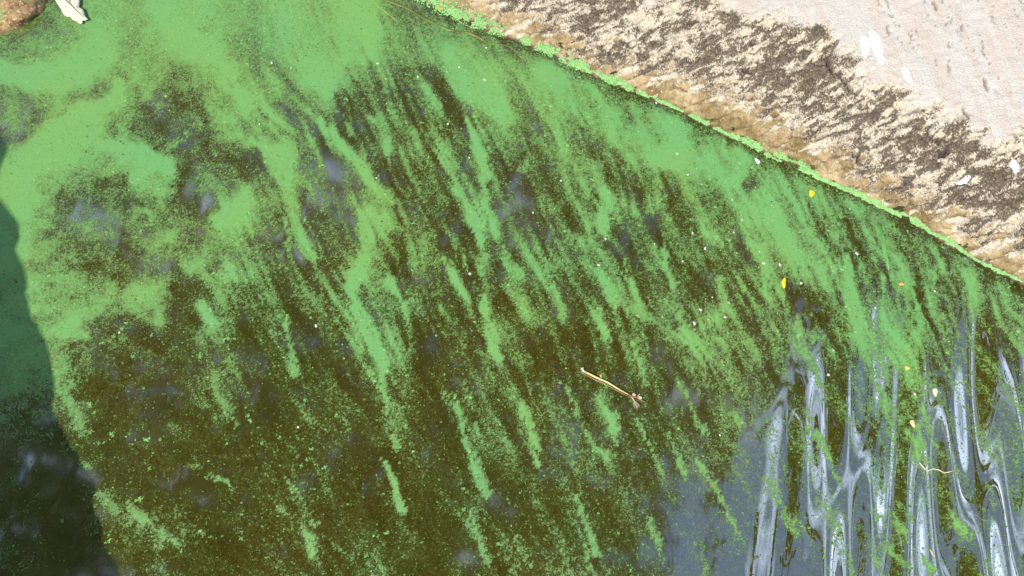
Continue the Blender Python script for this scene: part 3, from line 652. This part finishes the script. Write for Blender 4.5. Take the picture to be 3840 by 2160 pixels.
# white splashes on the concrete
M_white = simple('white_splash', (.66, .655, .65), (.74, .735, .73), 60, .8, .3)
def blot(pts, label):
    me, c = polyshape('white_splash', pts, M_white, .0009, .0008, .0006, onquay=True); obj('white_splash', me, label=label, cat='splash', group='white splashes on the concrete', loc=c)
def ragged(pts):
    out = []
    for (a, b), (c, d) in zip(pts, pts[1:] + pts[:1]):
        out.append((a, b)); L = math.hypot(c - a, d - b); out.append(((a + c) / 2 + random.uniform(-.1, .1) * L, (b + d) / 2 + random.uniform(-.1, .1) * L))
    return out
blot(ragged([(3262,118),(3274,112),(3288,122),(3300,135),(3306,165),(3312,200),(3316,228),(3308,246),(3296,240),(3288,222),(3276,200),(3264,175),(3260,145)]), 'longest white splash on the smooth upper concrete')
blot(ragged([(3230,130),(3248,134),(3258,150),(3262,180),(3256,205),(3244,222),(3232,200),(3226,165)]), 'ragged white splash left of and touching the longest one')
blot(ragged([(3384,255),(3396,250),(3408,268),(3416,300),(3420,318),(3406,316),(3392,296),(3382,276)]), 'narrow white splash right of and below the longest one')
blot(ragged([(3800,595),(3812,598),(3824,620),(3822,640),(3810,645),(3798,625),(3791,610)]), 'oval white splash at the far right of the concrete')
blot(ragged([(3592,680),(3612,664),(3628,650),(3642,665),(3630,685),(3605,690)]), 'small white splash between dark lichen patches lower on the concrete')

# ------------------------------------------------------------------ surroundings outside the frame (tree seen as reflection, slab added for its shadow)
M_bark = simple('bark', (.06, .045, .03), (.13, .10, .07), 14, .9, .8)
def foliage_material():
    t = NT('leaves'); n = t.noise(t.obj_vec(), 3, 3); return t.set(Base_Color=t.mix(t.rng(n, .35, .65), (.030, .055, .012), (.065, .105, .025)), Roughness=.55)
HC = 4.2
SKY_POLY = np.array([(2330,2500),(2400,1960),(2470,1760),(2440,1690),(2520,1640),(2620,1700),(2700,1690),(2750,1580),(2740,1400),(2800,1330),(2900,1430),(2930,1600),(2990,1560),(3010,1380),(3060,1250),(3110,1020),(3140,1000),(3200,1080),(3330,1040),(3420,1180),(3500,1280),(3620,1250),(3750,1300),(3840,1230),(5200,1150),(5200,2500)], float)
SKY_HOLES = [(820,730,130,70),(1180,640,190,120),(600,390,75,45),(1460,320,40,30),(2105,1650,70,120),(2500,1150,45,110),(1430,520,60,60),(110,1760,50,90),(1680,900,70,40),(1050,430,80,70),(1900,800,120,80),(60,560,100,160),(560,1000,70,60),(2240,1000,40,40),(1850,1900,70,60),(330,830,120,60)]
def inside(px, py, poly):
    r = np.zeros(px.shape, bool); n = len(poly)
    for i in range(n):
        (x1, y1), (x2, y2) = poly[i], poly[(i + 1) % n]
        c = ((y1 > py) != (y2 > py)) & (px < (x2 - x1) * (py - y1) / (y2 - y1 + 1e-9) + x1); r ^= c
    return r
def mirror_to(px, py, z):
    p = unproj(px, py); d = p - CAM; d = d / np.linalg.norm(d, axis=-1)[..., None]; t = z / -d[..., 2]
    return np.stack([p[..., 0] + d[..., 0] * t, p[..., 1] + d[..., 1] * t, z], -1)
NL = 60000
lx = rng.uniform(-1100, 4700, NL); ly = rng.uniform(-500, 3000, NL)
jx = lx + (fbm(lx / 60, ly / 60, 2, 3) - .5) * 90; jy = ly + (fbm(lx / 60, ly / 60, 5, 3) - .5) * 90
jx2 = jx + (fbm(lx / 170, ly / 170, 11, 3) - .5) * 520 + rng.normal(0, 150, NL)
open_ = inside(jx2, jy + rng.normal(0, 45, NL), SKY_POLY) & ~((fbm(lx / 150, ly / 380, 21, 3) > .66) & (lx > 3000))
thin = np.zeros(NL)
for hx, hy, ra, rb in SKY_HOLES: thin = np.maximum(thin, 1 - sstep(.5, 1.2, np.hypot((jx - hx) / ra, (jy - hy) / rb)))
mL = (~open_) & (rng.random(NL) > thin * .86); lx, ly = lx[mL], ly[mL]; NL = len(lx)
lz = HC + rng.uniform(0, .55, NL)
LP = mirror_to(lx, ly, lz)
ths = rng.random(NL) * 6.283; Ls = rng.uniform(.05, .10, NL); tilt = rng.normal(0, .45, (NL, 2))
ud = np.stack([np.cos(ths), np.sin(ths), tilt[:, 0]], -1); vd = np.stack([-np.sin(ths), np.cos(ths), tilt[:, 1]], -1) * .33
LV = np.stack([LP - ud * Ls[:, None], LP + vd * Ls[:, None], LP + ud * Ls[:, None], LP - vd * Ls[:, None]], 1).reshape(-1, 3)
tree = bpy.data.objects.new('overhanging_tree', None); COL.objects.link(tree); tree.location = (3.4, 4.6, .6)
tree['label'] = 'tree whose leafy crown overhangs the water and shows as dark reflection'; tree['category'] = 'tree'
crown = obj('crown', mesh_np('crown', LV - np.array([3.4, 4.6, .6]), np.arange(NL * 4), np.full(NL, 4), foliage_material(), False), tree)
V, F = tube([(0, 0, -1), (-.05, .05, 1.2), (-.3, .1, 2.8), (-.9, .2, 4.0), (-1.8, .1, 4.5)], [.24, .19, .16, .12, .07], 12); obj('trunk', pymesh('trunk', V, F, M_bark), tree)
for tip in ((-6.0, -2.6, 4.1), (-5.2, .8, 4.3), (-3.4, -3.3, 4.2), (-7.2, -.6, 4.2)):
    a = Vector((-.9, .2, 4.0)); b = Vector(tip); V, F = tube([a, a.lerp(b, .4) + Vector((0, 0, .25)), a.lerp(b, .75) + Vector((.1, 0, .2)), b], [.09, .06, .035, .012], 8); obj('limb', pymesh('limb', V, F, M_bark), tree)

# added unseen slab, outlined to throw the shadow over the left water
SH_PX = [(-1500,-500),(-700,-450),(-330,-200),(-150,150),(-60,420),(-30,486),(6,505),(26,535),(30,566),(6,620),(-16,680),(-10,735),(44,800),(70,835),(76,890),(58,935),(90,1000),(104,1060),(92,1120),(96,1170),(140,1215),(176,1290),(198,1380),(206,1450),(196,1520),(170,1590),(196,1630),(290,1690),(296,1728),(268,1752),(350,1790),(362,1840),(330,1895),(378,1950),(388,2010),(372,2050),(436,2105),(452,2165),(520,2330),(600,2600)]
shp = unproj(np.array([p[0] for p in SH_PX], float), np.array([p[1] for p in SH_PX], float))
S = np.array(SUN[:]); hdir = S[:2] / np.linalg.norm(S[:2])
q0 = unproj(446, 2165) + S * .50; plane_c = q0[:2] @ hdir
tt = (plane_c - shp[:, :2] @ hdir) / (S[:2] @ hdir); cast = shp + S * tt[:, None]
side = np.array([-hdir[1], hdir[0]])
prof = np.stack([cast[:, :2] @ side, cast[:, 2]], -1)                 # silhouette in the plane facing the sun
o2 = prof - prof[-1]; print('boulder profile', prof.round(2).tolist()[:3], prof.round(2).tolist()[-3:], 'c', plane_c)
lo = prof[-1].copy(); foot = np.array([(lo[0] + .03, -.3), (prof[0][0], -.3)])
PR = np.concatenate([prof, foot])
import bmesh
bm = bmesh.new(); cz = np.array([PR[:, 0].min() - .3, -.3]); rings = []
for dep, sc_ in ((-.002, .995), (0, 1.0), (.004, .99), (.02, .94), (.08, .85), (.28, .60)):
    r = []
    for pp in PR:
        w = cz + (pp - cz) * sc_; xy = hdir * (plane_c + dep) + side * w[0]; r.append(bm.verts.new((xy[0], xy[1], w[1])))
    rings.append(r)
n = len(PR)
for a, b in zip(rings[:-1], rings[1:]):
    for k in range(n): bm.faces.new((a[k], a[(k + 1) % n], b[(k + 1) % n], b[k]))
bm.faces.new(rings[0][::-1]); bm.faces.new(rings[-1]); bmesh.ops.triangulate(bm, faces=[f for f in bm.faces if len(f.verts) > 4])
bmesh.ops.recalc_face_normals(bm, faces=bm.faces)
me = bpy.data.meshes.new('shadow_caster'); bm.to_mesh(me); bm.free(); me.materials.append(simple('caster_grey', (.12, .11, .10), (.24, .22, .19), 9, .9, .9))
obj('shadow_caster', me, label='added unseen grey slab shaped to throw the dark shadow at left', cat='shadow_caster')
# near bank under the camera
nb = []; nf = []
xs = np.linspace(-6, 6, 61); ys = [-.78, -.84, -1.0, -1.4, -2.2, -4, -8]
for j, yy in enumerate(ys):
    for x_ in xs: nb.append((x_, yy - .05 * math.sin(x_ * 2.3), [-.2, .05, .12, .16, .2, .25, .3][j] + .02 * math.sin(x_ * 9 + j)))
for j in range(len(ys) - 1):
    for k in range(60): nf.append((j * 61 + k, (j + 1) * 61 + k, (j + 1) * 61 + k + 1, j * 61 + k + 1)[::-1])
obj('near_bank', pymesh('near_bank', nb, nf, simple('bank_soil', (.10, .08, .05), (.20, .17, .11), 12, .9, .8)), kind='structure')
